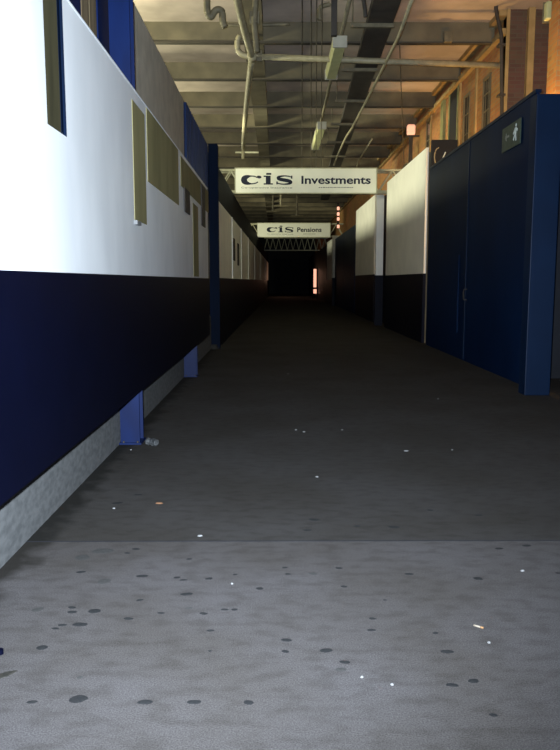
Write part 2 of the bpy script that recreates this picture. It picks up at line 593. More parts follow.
column(6.62, M['blue'], 'bright blue steel column foot showing under the hoarding, nearest of three', (XK + 0.012, XK + 0.19), 6.0)
column(11.4, M['blue'], 'second blue steel column, its foot dim under the hoarding', (XK + 0.005, XK + 0.195), 3.0)
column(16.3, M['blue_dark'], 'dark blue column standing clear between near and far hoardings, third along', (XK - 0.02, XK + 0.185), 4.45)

struct('light_screen_left', MB().box(-3.7, -3.6, -1, 17.5, 0, 4.80), M['dark'], 'unseen dark screen added beyond the left hoarding to block lamp light')  # added out of view to keep hall lamp light off the gate
# boards above the hoarding
XU = -1.50
struct('leak_screen_left', MB().box(-1.62, XU - 0.031, -1, 17.2, 0.721, 4.38), M['dark'], 'dark sheet added behind the left hoarding to stop light leaks')  # added to block hall lamp light leaking past the boards


def uz(px, py=40):
    return onX(px, py, XU).y


def board(name, ya, yb, z0, z1, m, label, cat, group=None, t=0.03, x=XU, lap=0):
    o = MB().box(x - t, x, ya, yb, z0, z1).build(name, m, None, bevel=0.004)
    return tag(o, label, cat, group)


G = 'boards above the near hoarding'
board('blue_board', uz(62, 8), uz(81, 8), 2.9, 4.9, M['blue'], 'blue board above the hoarding at the top edge, left of the brown timbers', 'board', G)
board('timber_board', uz(82.5), uz(90), 2.9, 4.9, M['timber'], 'brown timber upright beside the leftmost blue board', 'board', G)
board('timber_board', uz(90.6), uz(97.2), 2.9, 4.85, M['timber'], 'brown timber upright touching the middle blue board', 'board', G, t=0.045)
board('blue_board', uz(98.6), min(uz(113.4), 6.98), 2.9, 4.9, M['blue'], 'blue board between brown timbers and the wide blue column', 'board', G)
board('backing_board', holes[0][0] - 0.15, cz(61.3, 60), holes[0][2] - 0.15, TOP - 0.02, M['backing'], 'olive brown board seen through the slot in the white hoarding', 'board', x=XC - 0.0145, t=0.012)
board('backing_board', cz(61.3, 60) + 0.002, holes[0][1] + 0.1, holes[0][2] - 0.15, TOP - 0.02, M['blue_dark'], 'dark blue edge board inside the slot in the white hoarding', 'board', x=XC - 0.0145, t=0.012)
ym1, ym2 = 7.0, 12.30
tag(MB().hexa([(XU - 0.03, ym1, 2.6), (XU, ym1, 2.6), (XU, ym2, 2.6), (XU - 0.03, ym2, 2.6)],
              [(XU - 0.03, ym1, 4.42), (XU, ym1, 4.42), (XU, ym2, 4.42), (XU - 0.03, ym2, 4.42)]).build('infill_panel', M['grey_panel']),
    'large grey beige panel above the hoarding between two blue columns', 'panel')
n = 6
y0, y1 = 12.34, 16.26
words = ['nearest', 'second', 'third', 'fourth', 'fifth', 'farthest']
for k in range(n):
    a, b = y0 + (y1 - y0) * k / n, y0 + (y1 - y0) * (k + 1) / n - 0.03
    m = MB().box(XU - 0.03, XU, a, b, 2.6, 4.40)
    for q in range(3):
        yy = a + (b - a) * (q + 0.5) / 3
        m.box(XU, XU + 0.035, yy - 0.05, yy + 0.05, 2.6, 4.40)
    tag(m.build('ribbed_sheet', M['rib']), 'blue ribbed sheet above the hoarding, %s between second and third columns' % words[k], 'sheet', 'blue ribbed sheets above the hoarding')

# unpainted boards fixed on the white hoarding; dark sheets stand in for shaded slots
XP = XC + 0.014


def onclad(name, px0, px1, z0, z1, label, m=None, t=0.006):
    o = MB().box(XC + (0.0065 if t > 0.01 else 0.0005), XC + t, cz(px0, 200), cz(px1, 200), z0, z1).build(name, m or M['ply'])
    return tag(o, label, 'board', 'bare boards on the left hoarding')


onclad('plywood_strip', 134, 145.8, ch(140, 222), ch(140, 110), 'tall narrow olive board on white hoarding, nearest the camera')
onclad('plywood_board', 148, 178.5, ch(160, 191), TOP - 0.01, 'large olive board along the top of the white hoarding')
onclad('plywood_board', 181, 208, ch(195, 200), TOP - 0.04, 'smaller olive board at the far top end of the near hoarding')
onclad('slot_shade', 183.5, 188.5, ch(186, 213), ch(186, 190), 'small dark sheet standing for a shaded slot in the olive board, nearer of two', M['dark'], 0.022)
onclad('slot_shade', 200.5, 204, ch(202, 226), ch(202, 186), 'small dark sheet standing for a shaded slot in the olive board, farther of two', M['dark'], 0.022)
onclad('plywood_strip', 192.5, 197.5, DADO + 0.02, ch(195, 205), 'narrow olive board reaching down to the navy lower half')
sc = MB().box(XC + 0.0005, XC + 0.03, cz(134, 220), cz(138, 220), ch(136, 225), ch(136, 221)).build('paper_scrap', M['paper'])
tag(sc, 'torn white scrap at the foot of the tall narrow olive board', 'paper')

# ================================================================== RIGHT SIDE THINGS
XR = 3.56
GY0, GY1, GT = 10.35, 17.3, 4.10
gt = empty('steel_gate', (XR + 0.15, (GY0 + GY1) / 2, 0), 'tall dark navy steel gate closing the right side of the corridor', 'gate')
ysm = onX(465, 300, XR).y
MB().box(XR, XR + 0.05, GY0, ysm - 0.012, 0.0, GT - 0.05).build('leaf_panel', M['gate'], gt, bevel=0.006)
MB().box(XR, XR + 0.05, ysm + 0.012, GY1, 0.0, GT - 0.05).build('leaf_panel', M['gate'], gt, bevel=0.006)
MB().box(XR + 0.051, XR + 0.10, GY0, GY1, 1.2, 1.32).build('back_rail', M['gate'], gt)
MB().box(XR - 0.012, XR + 0.07, GY0, GY1, GT - 0.049, GT).build('top_rail', M['gate_post'], gt)
MB().box(XR - 0.28, XR + 0.055, 9.5, 9.75, 0.0, 3.83).build('end_post', M['gate_post'], gt, bevel=0.01)
MB().box(XR - 0.02, XR - 0.001, ysm + 0.5, ysm + 0.56, 0.5, 2.0).build('cover_bar', M['gate'], gt)
MB().box(XR - 0.014, XR - 0.001, ysm - 0.03, ysm + 0.03, 0.05, GT - 0.06).build('seam_strip', M['gate_post'], gt)
for zz in (0.4, 3.3):
    MB().box(XR - 0.05, XR + 0.049, 9.751, GY0 - 0.001, zz, zz + 0.1).build('post_arm', M['gate_post'], gt)
hd = MB().tube(curve_pts([(XR, ysm - 0.12, 1.15), (XR - 0.06, ysm - 0.12, 1.17), (XR - 0.06, ysm - 0.12, 1.33), (XR, ysm - 0.12, 1.35)], 4), 0.011, 6)
hd.build('handle', M['dark'], gt, True)

# little plaque on the gate with a pale running figure and arrow
a, b = onX(504, 140, XR), onX(522, 138, XR)
pq = empty('exit_plaque', (XR - 0.01, (a.y + b.y) / 2, 3.45), 'small green exit plaque high on the navy gate', 'sign')
py0, py1 = b.y, a.y
pz0, pz1 = onX(505, 149, XR).z, onX(513, 124, XR).z
pz0 = pz1 - 0.36
MB().box(XR - 0.030, XR - 0.013, py0, py1, pz0, pz1).build('plate', M['plaque'], pq, bevel=0.003)
fm = MB()
xx0, xx1 = XR - 0.036, XR - 0.0305
yc, zc = py0 + 0.24 * (py1 - py0), (pz0 + pz1) / 2 + 0.02


def yzpoly(m, pts):
    m.hexa([(xx0, yc + p[0] * 0.8, zc + p[1] * 0.8) for p in pts], [(xx1, yc + p[0] * 0.8, zc + p[1] * 0.8) for p in pts])


yzpoly(fm, [(0.03 * math.cos(t * math.pi / 4) - 0.02, 0.12 + 0.03 * math.sin(t * math.pi / 4)) for t in range(8)])
yzpoly(fm, [(-0.05, 0.08), (0.04, 0.08), (0.05, -0.04), (-0.03, -0.05)])
yzpoly(fm, [(0.04, 0.07), (0.13, 0.0), (0.12, -0.03), (0.04, 0.02)])
yzpoly(fm, [(-0.05, 0.07), (-0.11, 0.04), (-0.10, 0.0), (-0.04, 0.03)])
yzpoly(fm, [(-0.03, -0.05), (0.015, -0.05), (-0.02, -0.16), (-0.06, -0.16)])
yzpoly(fm, [(0.015, -0.05), (0.05, -0.04), (0.12, -0.11), (0.10, -0.14)])
fm.build('figure', M['pict'], pq)
am = MB()
yc = py0 + 0.68 * (py1 - py0)
yzpoly(am, [(-0.10, 0.02), (0.06, 0.02), (0.06, -0.02), (-0.10, -0.02)])
yzpoly(am, [(0.06, 0.07), (0.14, 0.0), (0.06, -0.07)])
am.build('arrow', M['grey_ink'], pq)


def hoarding(y0, y1, top, dado, label, side_dark=False):
    r = empty('hoarding_panel', (XR + 0.03, (y0 + y1) / 2, 0), label, 'hoarding', 'white and black hoardings on the right')
    u = MB().box(XR, XR + 0.06, y0, y1, dado, top).build('upper_panel', M['cream'], r, bevel=0.004)
    u['label'] = 'off white upper panel'
    l_ = MB().box(XR - 0.012, XR + 0.06, y0, y1, 0, dado - 0.001).build('lower_panel', M['navy'], r)
    l_['label'] = 'black lower panel'
    MB().box(XR + 0.061, XR + 0.12, y0 + 0.05, y0 + 0.15, 0, top - 0.1).build('back_post', M['timber'], r)
    MB().box(XR + 0.061, XR + 0.12, y1 - 0.15, y1 - 0.05, 0, top - 0.1).build('back_post', M['timber'], r)
    return r


hoarding(17.75, 23.9, 4.63, 1.68, 'large white over black hoarding next to the navy gate')
hoarding(26.7, 33.0, 4.58, 1.74, 'white over black hoarding beyond the white pillar, half hidden by the big sign end')
hoarding(46.5, 51.5, 4.15, 1.60, 'narrow yellowish hoarding right of the farther sign')

# white pillar between the first two hoardings
pl = empty('square_pillar', (3.45, 24.9, 0), 'white square pillar carrying the nearer girder between two hoardings', 'pillar')
MB().box(3.35, 3.60, 24.75, 25.0, 1.69, 4.34).build('shaft', M['cream'], pl, bevel=0.01)
MB().box(3.34, 3.61, 24.74, 25.01, 0, 1.688).build('lower_shaft', M['navy'], pl)
pl2 = empty('square_pillar', (3.5, 44.7, 0), 'dim grey pillar at the right end of the farther sign', 'pillar')
MB().box(3.42, 3.75, 44.6, 44.95, 1.69, 4.2).build('shaft', M['grey_panel'], pl2, bevel=0.01)
MB().box(3.41, 3.76, 44.59, 44.96, 0, 1.688).build('lower_shaft', M['navy'], pl2)

# dark gates farther on
g2 = empty('steel_gate', (XR + 0.1, 39, 0), 'far dark navy gate between the second white hoarding and the grey pillar', 'gate')
MB().box(XR, XR + 0.05, 33.3, 38.7, 0.04, 3.95).build('leaf_panel', M['gate'], g2)
MB().box(XR, XR + 0.05, 38.75, 44.4, 0.04, 3.95).build('leaf_panel', M['gate'], g2)
MB().box(XR - 0.012, XR + 0.06, 33.3, 44.4, 3.951, 4.0).build('top_rail', M['gate_post'], g2)
struct('wall_right_far', MB().box(XR, XR + 0.1, 51.8, 80, 0, 4.0), M['navy'], 'dark far wall on the right')
struct('wall_right_gap', MB().box(XR + 0.3, XR + 0.36, 24, 26.6, 0, 4.5), M['navy'], 'dark boards in the gap behind the white pillar')
struct('wall_right_post', MB().box(XR + 0.07, XR + 0.8, 17.45, 17.6, 0, 4.75), M['black'], 'dark boards between gate and white hoarding')

# pale cable loops above the gate
c1 = curve_pts([onY(435.5, 164, 17.43), onY(434.5, 157, 17.43), onY(436, 150, 17.43), onY(439, 147.5, 17.43)], 6)
tag(MB().tube(c1, 0.014, 6).build('loose_cable', M['pipe'], None, True), 'pale cable curling up where the gate meets white hoarding', 'cable')
c2 = curve_pts([onY(442.5, 159, 17.43), onY(444, 155.5, 17.43), onY(445.5, 152, 17.43)], 6)
tag(MB().tube(c2, 0.014, 6).build('loose_cable', M['pict'], None, True), 'short white cable end poking over the gate top', 'cable')

# downpipe and fittings on the brick wall
dp = empty('downpipe', (XB - 0.05, YB + 0.1, 3), 'dark curved downpipe on the corner of the brick wall', 'pipe')
c = curve_pts([onY(496, 2, YB - 0.15), onY(496.5, 12, YB - 0.15), onY(499.5, 26, YB - 0.15), onY(501.5, 36, YB - 0.15)], 6) + [onY(502, 150, YB - 0.15)]
MB().tube(c, 0.035, 8).build('pipe', M['dark'], dp, True)
for py in (45, 95):
    p = onY(501.7, py, YB - 0.15)
    MB().box(p.x - 0.06, p.x + 0.06, p.y - 0.04, p.y + 0.125, p.z - 0.02, p.z + 0.02).build('clamp', M['dark'], dp)
tag(MB().box(XB - 0.03, XB + 0.03, YB - 0.05, YB - 0.0205, 2.6, HC).build('corner_strip', M['moulding']), 'thin tan strip on the brick corner right of the dark downpipe', 'strip')
p0 = onY(531.5, 20, YB - 0.1)
tag(MB().box(p0.x - 0.06, p0.x + 0.06, YB - 0.15, YB - 0.022, 2.6, HC).build('square_downpipe', M['moulding'], None, bevel=0.01), 'tan square downpipe on the dark red brick', 'pipe')
p0 = onY(547, 12, 11.7)
lf = empty('wall_light', tuple(p0), 'small pale green unlit lamp high on the orange pier', 'lamp')
MB().box(p0.x - 0.04, p0.x + 0.04, 11.6, 11.73, p0.z - 0.13, p0.z + 0.13).build('diffuser', M['fit'], lf, bevel=0.02)
MB().box(p0.x - 0.05, p0.x + 0.05, 11.731, 11.749, p0.z - 0.15, p0.z + 0.15).build('back_plate', M['dull_pipe'], lf)

# glowing lamp on the brick wall
p0 = onX(411, 131, XB - 0.25)
wl_ = empty('wall_lamp', tuple(p0), 'pinkish glowing lamp on the brick wall above the white hoarding', 'lamp')
MB().box(p0.x - 0.12, p0.x + 0.12, p0.y - 0.1, p0.y + 0.1, p0.z - 0.12, p0.z + 0.18).build('diffuser', M['glow_soft'], wl_, bevel=0.05)
MB().box(p0.x - 0.10, p0.x + 0.248, p0.y - 0.04, p0.y + 0.04, p0.z - 0.17, p0.z - 0.122).build('bracket', M['dark'], wl_)
MB().box(p0.x - 0.05, p0.x + 0.05, p0.y - 0.05, p0.y + 0.05, p0.z - 1.1, p0.z - 0.172).build('post', M['dark'], wl_)


# ================================================================== GIRDERS AND SIGNS
def truss(y, x0, x1, z0, z1, label, dep=0.45, n=14, mt='truss'):
    r = empty('lattice_girder', ((x0 + x1) / 2, y + dep / 2, z0), label, 'girder', 'lattice girders across the corridor')
    for yy in (y, y + dep):
        for zz in (z0, z1):
            MB().bar((x0, yy, zz), (x1, yy, zz), 0.07).build('chord', M[mt], r)
    for yy in (y, y + dep):
        m = MB()
        for k in range(n):
            a, b = x0 + (x1 - x0) * k / n, x0 + (x1 - x0) * (k + 1) / n
            zz = (z0, z1) if k % 2 == 0 else (z1, z0)
            m.bar((a, yy, zz[0]), (b, yy, zz[1]), 0.035)
        m.build('lattice', M[mt], r)
    for zz in (z0, z1):
        m = MB()
        for k in range(n):
            a, b = x0 + (x1 - x0) * k / n, x0 + (x1 - x0) * (k + 1) / n
            q = (y, y + dep) if k % 2 == 0 else (y + dep, y)
            m.bar((a, q[0], zz), (b, q[1], zz), 0.035)
        m.build('cross_bracing', M[mt], r)
    return r


def text_mesh(txt, x0, x1, z0, z1, y, m, name, parent, bold=0.0, ext=0.004):
    cu = bpy.data.curves.new(name, 'FONT')
    cu.body = txt
    cu.size = 1
    cu.offset = bold
    cu.extrude = 0.5
    cu.resolution_u = 4
    t = bpy.data.objects.new(name, cu)
    COL.objects.link(t)
    bpy.context.view_layer.update()
    me = bpy.data.meshes.new_from_object(t.evaluated_get(bpy.context.evaluated_depsgraph_get()))
    bpy.data.objects.remove(t)
    xs = [v.co.x for v in me.vertices]
    ys_ = [v.co.y for v in me.vertices]
    ax, bx, ay, by = min(xs), max(xs), min(ys_), max(ys_)
    for v in me.vertices:
        v.co = Vector((x0 + (v.co.x - ax) / (bx - ax) * (x1 - x0), y - v.co.z * 2 * ext,
                       z0 + (v.co.y - ay) / (by - ay) * (z1 - z0)))
    me.materials.clear()
    me.materials.append(m)
    o = bpy.data.objects.new(name, me)
    COL.objects.link(o)
    o.parent = parent
    o.matrix_parent_inverse = parent.matrix_basis.inverted()
    return o


def wide_letters(r, X, Z, k, y):
    """c, i, s in a very wide heavy serif; k is metres per pixel of the sign, X/Z map sign pixels"""
    t = 0.006
    # c
    m = MB()
    cx, cz_, rx, rz = X(251.3), Z(180.1), 7.4 * k, 3.75 * k
    P, W = [], []
    for j in range(33):
        a = math.radians(38 + (330 - 38) * j / 32)
        P.append((cx + rx * math.cos(a), cz_ + rz * math.sin(a)))
        s = max(0.0, -math.cos(a))
        W.append(k * (1.1 + 5.0 * s ** 1.3))
    m.strip(P, W, y, t)
    P = [(X(261.2) - 4.6 * k + 4.6 * k * j / 6, Z(176.9) - 0.5 * k * j / 6) for j in range(7)]
    m.strip(P, [k * (1.2 + 1.6 * math.sin(math.pi * j / 6)) for j in range(7)], y - 0.0004, t)
    m.build('letter', M['ink'], r)
    # i
    m = MB()
    m.box(X(265.6), X(270.4), y, y + t, Z(184.6), Z(175.8))
    m.box(X(263.4), X(272.6), y - 0.0005, y + t, Z(184.8), Z(183.5))
    m.box(X(263.4), X(268), y - 0.0006, y + t, Z(177.0), Z(175.7))
    m.box(X(266.0), X(271.0), y, y + t, Z(174.9), Z(173.0))
    m.build('letter', M['ink'], r)
    # s
    m = MB()
    pts = [(291.4, 177.4), (288.5, 176.4), (284.2, 176.0), (279.6, 176.6), (277.7, 177.9), (279.2, 179.2), (284, 180.2),
           (288.8, 181.2), (290.6, 182.6), (288.6, 183.9), (284, 184.4), (279.4, 184.0), (276.4, 182.9)]
    wd = [0.8, 1.1, 1.2, 1.9, 2.9, 3.3, 3.4, 3.3, 2.9, 1.9, 1.2, 1.1, 0.8]
    P = curve_pts([(X(a), Z(b), 0) for a, b in pts], 4)
    W = []
    for j in range(len(P)):
        q = j / 4
        i0 = min(int(q), len(wd) - 2)
        W.append(k * (wd[i0] + (wd[i0 + 1] - wd[i0]) * (q - i0)))
    m.strip([(p.x, p.y) for p in P], W, y, t)
    m.box(X(290.6), X(292.0), y - 0.0004, y + t, Z(178.8), Z(175.8))
    m.box(X(276.0), X(277.4), y - 0.0004, y + t, Z(184.6), Z(181.6))
    m.build('letter', M['ink'], r)


def sign(Y, corners, word, wspan, label, off=0.0):
    (lx, ty), (rx_, by) = corners
    a, b = onY(lx, ty, Y), onY(rx_, by, Y)
    x0, x1, z0, z1 = a.x, b.x, b.z, a.z
    r = empty('hanging_sign', ((x0 + x1) / 2, Y, z0), label, 'sign', 'signs hung across the corridor')
    MB().box(x0, x1, Y, Y + 0.12, z0, z1).build('panel', M['sign'], r, bevel=0.008)
    f = MB()
    e = 0.03
    f.box(x0 - e, x1 + e, Y - 0.008, Y + 0.13, z1 + 0.0005, z1 + e).box(x0 - e, x1 + e, Y - 0.008, Y + 0.13, z0 - e, z0 - 0.0005)
    f.box(x0 - e, x0 - 0.0005, Y - 0.008, Y + 0.13, z0 - 0.0005, z1 + 0.0005).box(x1 + 0.0005, x1 + e, Y - 0.008, Y + 0.13, z0 - 0.0005, z1 + 0.0005)
    f.build('frame', M['truss'], r)
    k = (x1 - x0) / 140.0
    kz = (z1 - z0) / 24.5

    def X(p): return x0 + (p - 235.5) * k

    def Z(p): return z1 - (p - 168.6) * kz
    wide_letters(r, lambda p: X(p + off), Z, k, Y - 0.0075)
    text_mesh('Co-operative', X(241 + off), X(268.5 + off), Z(189.2), Z(187.0), Y - 0.003, M['grey_ink'], 'small_print', r)
    text_mesh('Insurance', X(270.5 + off), X(292 + off), Z(188.8), Z(187.0), Y - 0.003, M['grey_ink'], 'small_print', r)
    text_mesh(word, X(wspan[0]), X(wspan[1]), Z(184.2), Z(175.9), Y - 0.004, M['ink'], 'lettering', r, bold=0.022)
    m = MB()                                       # a thin unreadable line under the word
    q = wspan[0] + 0.25 * (wspan[1] - wspan[0])
    end = wspan[0] + 0.75 * (wspan[1] - wspan[0])
    while q < end:
        ww = random.uniform(1.0, 3.2)
        m.box(X(q), X(min(q + ww, end)), Y - 0.004, Y - 0.0005, Z(188.1), Z(187.3))
        q += ww + 0.5
    m.build('fine_line', M['grey_ink'], r)
    return (x0, x1, z0, z1)


s1 = sign(24.0, ((235.5, 168.6), (376, 192.8)), 'Investments', (301, 370), 'larger white hanging sign reading Investments, nearest over the corridor')
s2 = sign(46.0, ((257.5, 223.2), (330, 237)), 'Pensions', (312, 359), 'smaller looking far hanging sign reading Pensions', 12.4)
truss(24.2, -1.9, XB - 0.04, s1[2] + 0.06, s1[3] - 0.02, 'lattice girder behind the larger near sign')
truss(46.2, -1.9, XB - 0.04, s2[2] + 0.06, s2[3] - 0.02, 'lattice girder behind the farther sign')
truss(60.0, -0.95, XB - 0.04, 3.98, 4.95, 'yellowish lattice girder farthest off, showing below the far sign', n=22)

# wires steadying the near sign
wd = ['leftmost', 'second', 'third', 'rightmost']
for k, (px, pe) in enumerate(((302, 302), (311, 311), (316.5, 316), (322, 321))):
    a = onH(px, -1.5, HB - 0.012)
    b = onY(pe, 168.0, 24.06)
    b.z = s1[3] + 0.045
    tag(MB().tube([a, b], 0.011, 5).build('stay_wire', M['wire']), 'thin stay wire running down to the near sign, %s of four close together' % wd[k], 'wire', 'stay wires of the near sign')
a = onH(399.5, 44.5, HB - 0.012)
b = onY(404, 166, 24.1)
tag(MB().tube([a, b], 0.011, 5).build('stay_wire', M['wire']), 'single thin wire right of the cable tray', 'wire')
for k, (px, y_) in enumerate(((273, 33), (297, 35), (281, 30.5))):
    p = onY(px, 205, y_)
    r = MB().tube([(p.x, y_, 4.55), (p.x, y_, HC - 0.001)], 0.045, 6).tube([(p.x - 0.3, y_, 4.55), (p.x + 0.3, y_, 4.55)], 0.04, 6)
    tag(r.build('hanger_rod', M['dull_pipe']), ['brown hanger rod below the near sign, left one of three', 'brown hanger rod below the near sign, rightmost of three',
        'brown hanger rod below the near sign, middle one of three'][k], 'rod', 'hanger rods between the two signs')


# ================================================================== CEILING SERVICES
def fitting(xc, y0, y1, zb, label):
    r = empty('ceiling_light', (xc, (y0 + y1) / 2, zb + 0.2), label, 'light', 'fluorescent fittings on the conduit')
    wd_ = 0.12
    MB().hexa([(xc - wd_ * 0.75, y0 + 0.06, zb), (xc + wd_ * 0.75, y0 + 0.06, zb), (xc + wd_ * 0.75, y1 - 0.06, zb), (xc - wd_ * 0.75, y1 - 0.06, zb)],
              [(xc - wd_, y0 + 0.06, zb + 0.13), (xc + wd_, y0 + 0.06, zb + 0.13), (xc + wd_, y1 - 0.06, zb + 0.13), (xc - wd_, y1 - 0.06, zb + 0.13)]).build('diffuser', M['fit'], r)
    MB().box(xc - wd_, xc + wd_, y0 + 0.06, y1 - 0.06, zb + 0.131, zb + 0.19).build('body', M['fit_end'], r)
    MB().box(xc - wd_ - 0.008, xc + wd_ + 0.008, y0, y0 + 0.059, zb - 0.004, zb + 0.194).build('end_cap', M['fit_end'], r, bevel=0.01)
    MB().box(xc - wd_ - 0.008, xc + wd_ + 0.008, y1 - 0.059, y1, zb - 0.004, zb + 0.194).build('end_cap', M['fit_end'], r, bevel=0.01)
    for yy in (y0 + 0.4, y1 - 0.4):
        MB().tube([(xc, yy, zb + 0.19), (xc, yy, zb + 0.27)], 0.015, 6).build('hanger', M['dark'], r)
    return r


XL = 1.16
ya, yb = onH(338, 47, 5.55).y, onH(333, 80, 5.55).y
fitting(onH(336.5, 60, 5.55).x, ya, yb, 5.55, 'pale box fluorescent fitting, nearer of two on the ceiling conduit')
yc_, yd_ = onH(320, 129, 5.55).y, onH(317, 150, 5.55).y
fitting(onH(318.5, 140, 5.55).x, yc_, yd_, 5.55, 'small pale fluorescent fitting just above the near sign')
a, b = onH(350, -2, 5.86), onH(314, 152, 5.86)
tag(MB().tube([a, b], 0.035, 8).build('lighting_conduit', M['dull_pipe'], None, True), 'dull conduit carrying the two fluorescent fittings along the ceiling', 'pipe')
p = onY(334, 20, 12.45)
tag(MB().box(p.x - 0.045, p.x + 0.045, 12.4, 12.5, onY(334, 36, 12.45).z, HC).build('drop_rod', M['dark']), 'short dark drop post above the nearer fluorescent fitting', 'rod')

# wide dark cable tray
ZT, TW = 5.80, 0.43


def xt(yy):
    return 1.51 + (yy - 11.9) * 0.0315


ct = empty('cable_tray', (xt(20) + TW / 2, 20, ZT), 'wide dark cable tray running along the ceiling', 'tray')


def tray_bar(o0, o1, z0, z1, name):
    q = [(xt(9) + o0, 9), (xt(9) + o1, 9), (xt(40) + o1, 40), (xt(40) + o0, 40)]
    MB().hexa([(a, b, z0) for a, b in q], [(a, b, z1) for a, b in q]).build(name, M['dark'], ct)


tray_bar(0, TW, ZT, ZT + 0.03, 'tray_bed')
tray_bar(0, 0.03, ZT + 0.031, ZT + 0.13, 'side_rail')
tray_bar(TW - 0.03, TW, ZT + 0.031, ZT + 0.13, 'side_rail')
for k in range(9):
    yy = 12.9 + k * 2.6
    x0 = xt(yy)
    b_ = MB().box(x0 - 0.28, x0 + TW + 0.02, yy, yy + 0.06, ZT - 0.06, ZT - 0.001).build('bracket', M['dull_pipe'], ct)
    MB().tube([(x0 - 0.25, yy + 0.03, ZT - 0.001), (x0 - 0.25, yy + 0.03, HC)], 0.012, 6).build('drop_rod', M['dull_pipe'], b_)
# pipe on its right with a kink
c = [onH(414, -6, 5.60), onH(399, 36, 5.60), onH(371, 92, 5.60), onH(352, 128, 5.60), onH(346, 137, 5.60), onH(339, 152, 5.60), onH(334, 165, 5.60)]
tag(MB().tube(c, 0.03, 8).build('service_pipe', M['pipe'], None, True), 'thin pale pipe following the right edge of the cable tray', 'pipe')
c = [onH(372, 139, 5.7), onH(359, 160, 5.7), onH(357, 166, 5.7)]
tag(MB().tube(c, 0.03, 8).build('service_pipe', M['pipe'], None, True), 'short pale pipe right of the tray just above the near sign', 'pipe')

# transverse pipe over to the brick wall
yp = 14.42
a, b = onY(254, 56.5, yp), onY(489.0, 65.5, yp)
b.x = XB - 0.002
tag(MB().tube([a, b], 0.055, 10).build('cross_pipe', M['pipe'], None, True), 'pale pipe crossing the ceiling to the brick wall', 'pipe')
cpz = a.z
# long oblique pipe
c = [onH(235, -10, 5.75), onH(244, 28, 5.78), onY(252, 57, yp - 0.12), onH(246, 108, 5.78), onH(243, 148, 5.75)]
op = empty('sprinkler_pipe', tuple(c[2]), 'long pale pipe bending beside the hooked pipes, running towards the near sign', 'pipe')
MB().tube(curve_pts(c[:3], 5), 0.065, 10).build('pipe', M['pipe'], op, True)
MB().tube(curve_pts(c[2:], 5), 0.065, 10).build('pipe', M['pipe'], op, True)
MB().tube([c[2] + Vector((0, -0.12, 0)), c[2] + Vector((0, 0.08, 0))], 0.092, 10).build('coupling', M['pipe'], op, True)
q = c[-1]
MB().box(q.x - 0.25, q.x + 0.5, q.y, q.y + 0.05, q.z - 0.16, q.z - 0.11).build('hanger', M['truss'], op)
MB().tube([q, q + Vector((0, 0, -0.35))], 0.05, 8).build('drop', M['pipe'], op, True)


def hook(pts, r, m, label, Y):
    c = curve_pts([onY(px, py, Y) for px, py in pts], 5)
    return tag(MB().tube(c, r, 8).build('hooked_pipe', M[m], None, True), label, 'pipe', 'short hooked pipes on the ceiling')


hook([(207, -12), (207, 2), (207.5, 13), (211, 17), (214, 12), (218, 9.5), (222, 12), (223, 22), (225, 27)], 0.055, 'dull_pipe', 'S shaped dull pipe at top left of the ceiling', 12.4)
hook([(256.5, -10), (255, 8), (254.5, 24), (256, 40), (257, 52)], 0.05, 'dull_pipe', 'upright dull pipe just right of the long pale pipe', 12.5)
hook([(240, 36), (237.5, 41), (238, 50), (243, 55), (251, 57)], 0.055, 'pipe', 'short hooked pipe joining the bend of the long pale pipe', 14.25)
hook([(330, 3.5), (328.5, 4.5), (323, 6), (320, 9), (319.5, 20)], 0.04, 'dull_pipe', 'small hooked pipe left of the nearer fluorescent fitting', 13.55)
hook([(226, 25), (245, 25.5), (262, 25), (290, 24)], 0.03, 'dull_pipe', 'thin level pipe behind the S shaped pipe', 14.2)
hook([(362, -8), (364.5, 6), (365.5, 17)], 0.035, 'dark', 'dark drop pipe left of the cable tray', 12.5)
# junction boxes
for k, (px, py) in enumerate(((254.5, 18), (258, 56), (448, 37))):
    p = onY(px, py, (12.62, 14.42, 14.605)[k])
    tag(MB().box(p.x - 0.08, p.x + 0.08, p.y - 0.05, p.y + 0.05, p.z - 0.10, p.z + 0.10).build('junction_box', M['dull_pipe'], None, bevel=0.01),
        ['dull junction box on the upright dull pipe', 'dull junction box at the start of the cross pipe', 'dull box on the beam near the brick wall'][k], 'box', 'junction boxes on the pipes')

# ================================================================== FAR END LIGHTS
ya_ = 62.0
top, bot, mid = onY(315, 269, ya_), onY(316, 293.5, ya_), onY(315, 288, ya_)
st = empty('lit_doorway', (top.x, ya_, 0), 'tall pinkish slit of light at the dark far end', 'light')
MB().box(top.x - 0.12, top.x + 0.12, ya_, ya_ + 0.08, mid.z + 0.06, top.z).build('light_slit', M['glow'], st)
MB().box(top.x - 0.12, top.x + 0.14, ya_, ya_ + 0.08, bot.z, mid.z - 0.1).build('light_slit', M['glow'], st)
MB().box(top.x - 0.22, top.x - 0.121, ya_ - 0.02, ya_ + 0.1, 0, top.z + 0.1).build('jamb', M['black'], st)
MB().box(top.x + 0.141, top.x + 0.22, ya_ - 0.02, ya_ + 0.1, 0, top.z + 0.1).build('jamb', M['black'], st)
lamp('doorway_light', 'POINT', (0.9, 70, 1.9), 30, (1.0, 0.55, 0.35), 0.3)
ls = empty('lamp_string', tuple(onY(338, 215, 44)), 'vertical string of four pinkish lamps right of the far sign', 'light')
for py in (208.5, 214, 219, 226.5):
    p = onY(338.2, py, 44)
    m = MB()
    m.box(p.x - 0.075, p.x + 0.075, 43.92, 44.0, p.z - 0.10, p.z + 0.10)
    m.build('bulb', M['glow'], ls, bevel=0.05)
p = onY(338.2, 200, 44)
q = onY(338.2, 229, 44)
MB().box(p.x - 0.06, p.x + 0.06, 44.001, 44.06, q.z, HC - 0.001).build('backing_bar', M['dark'], ls)


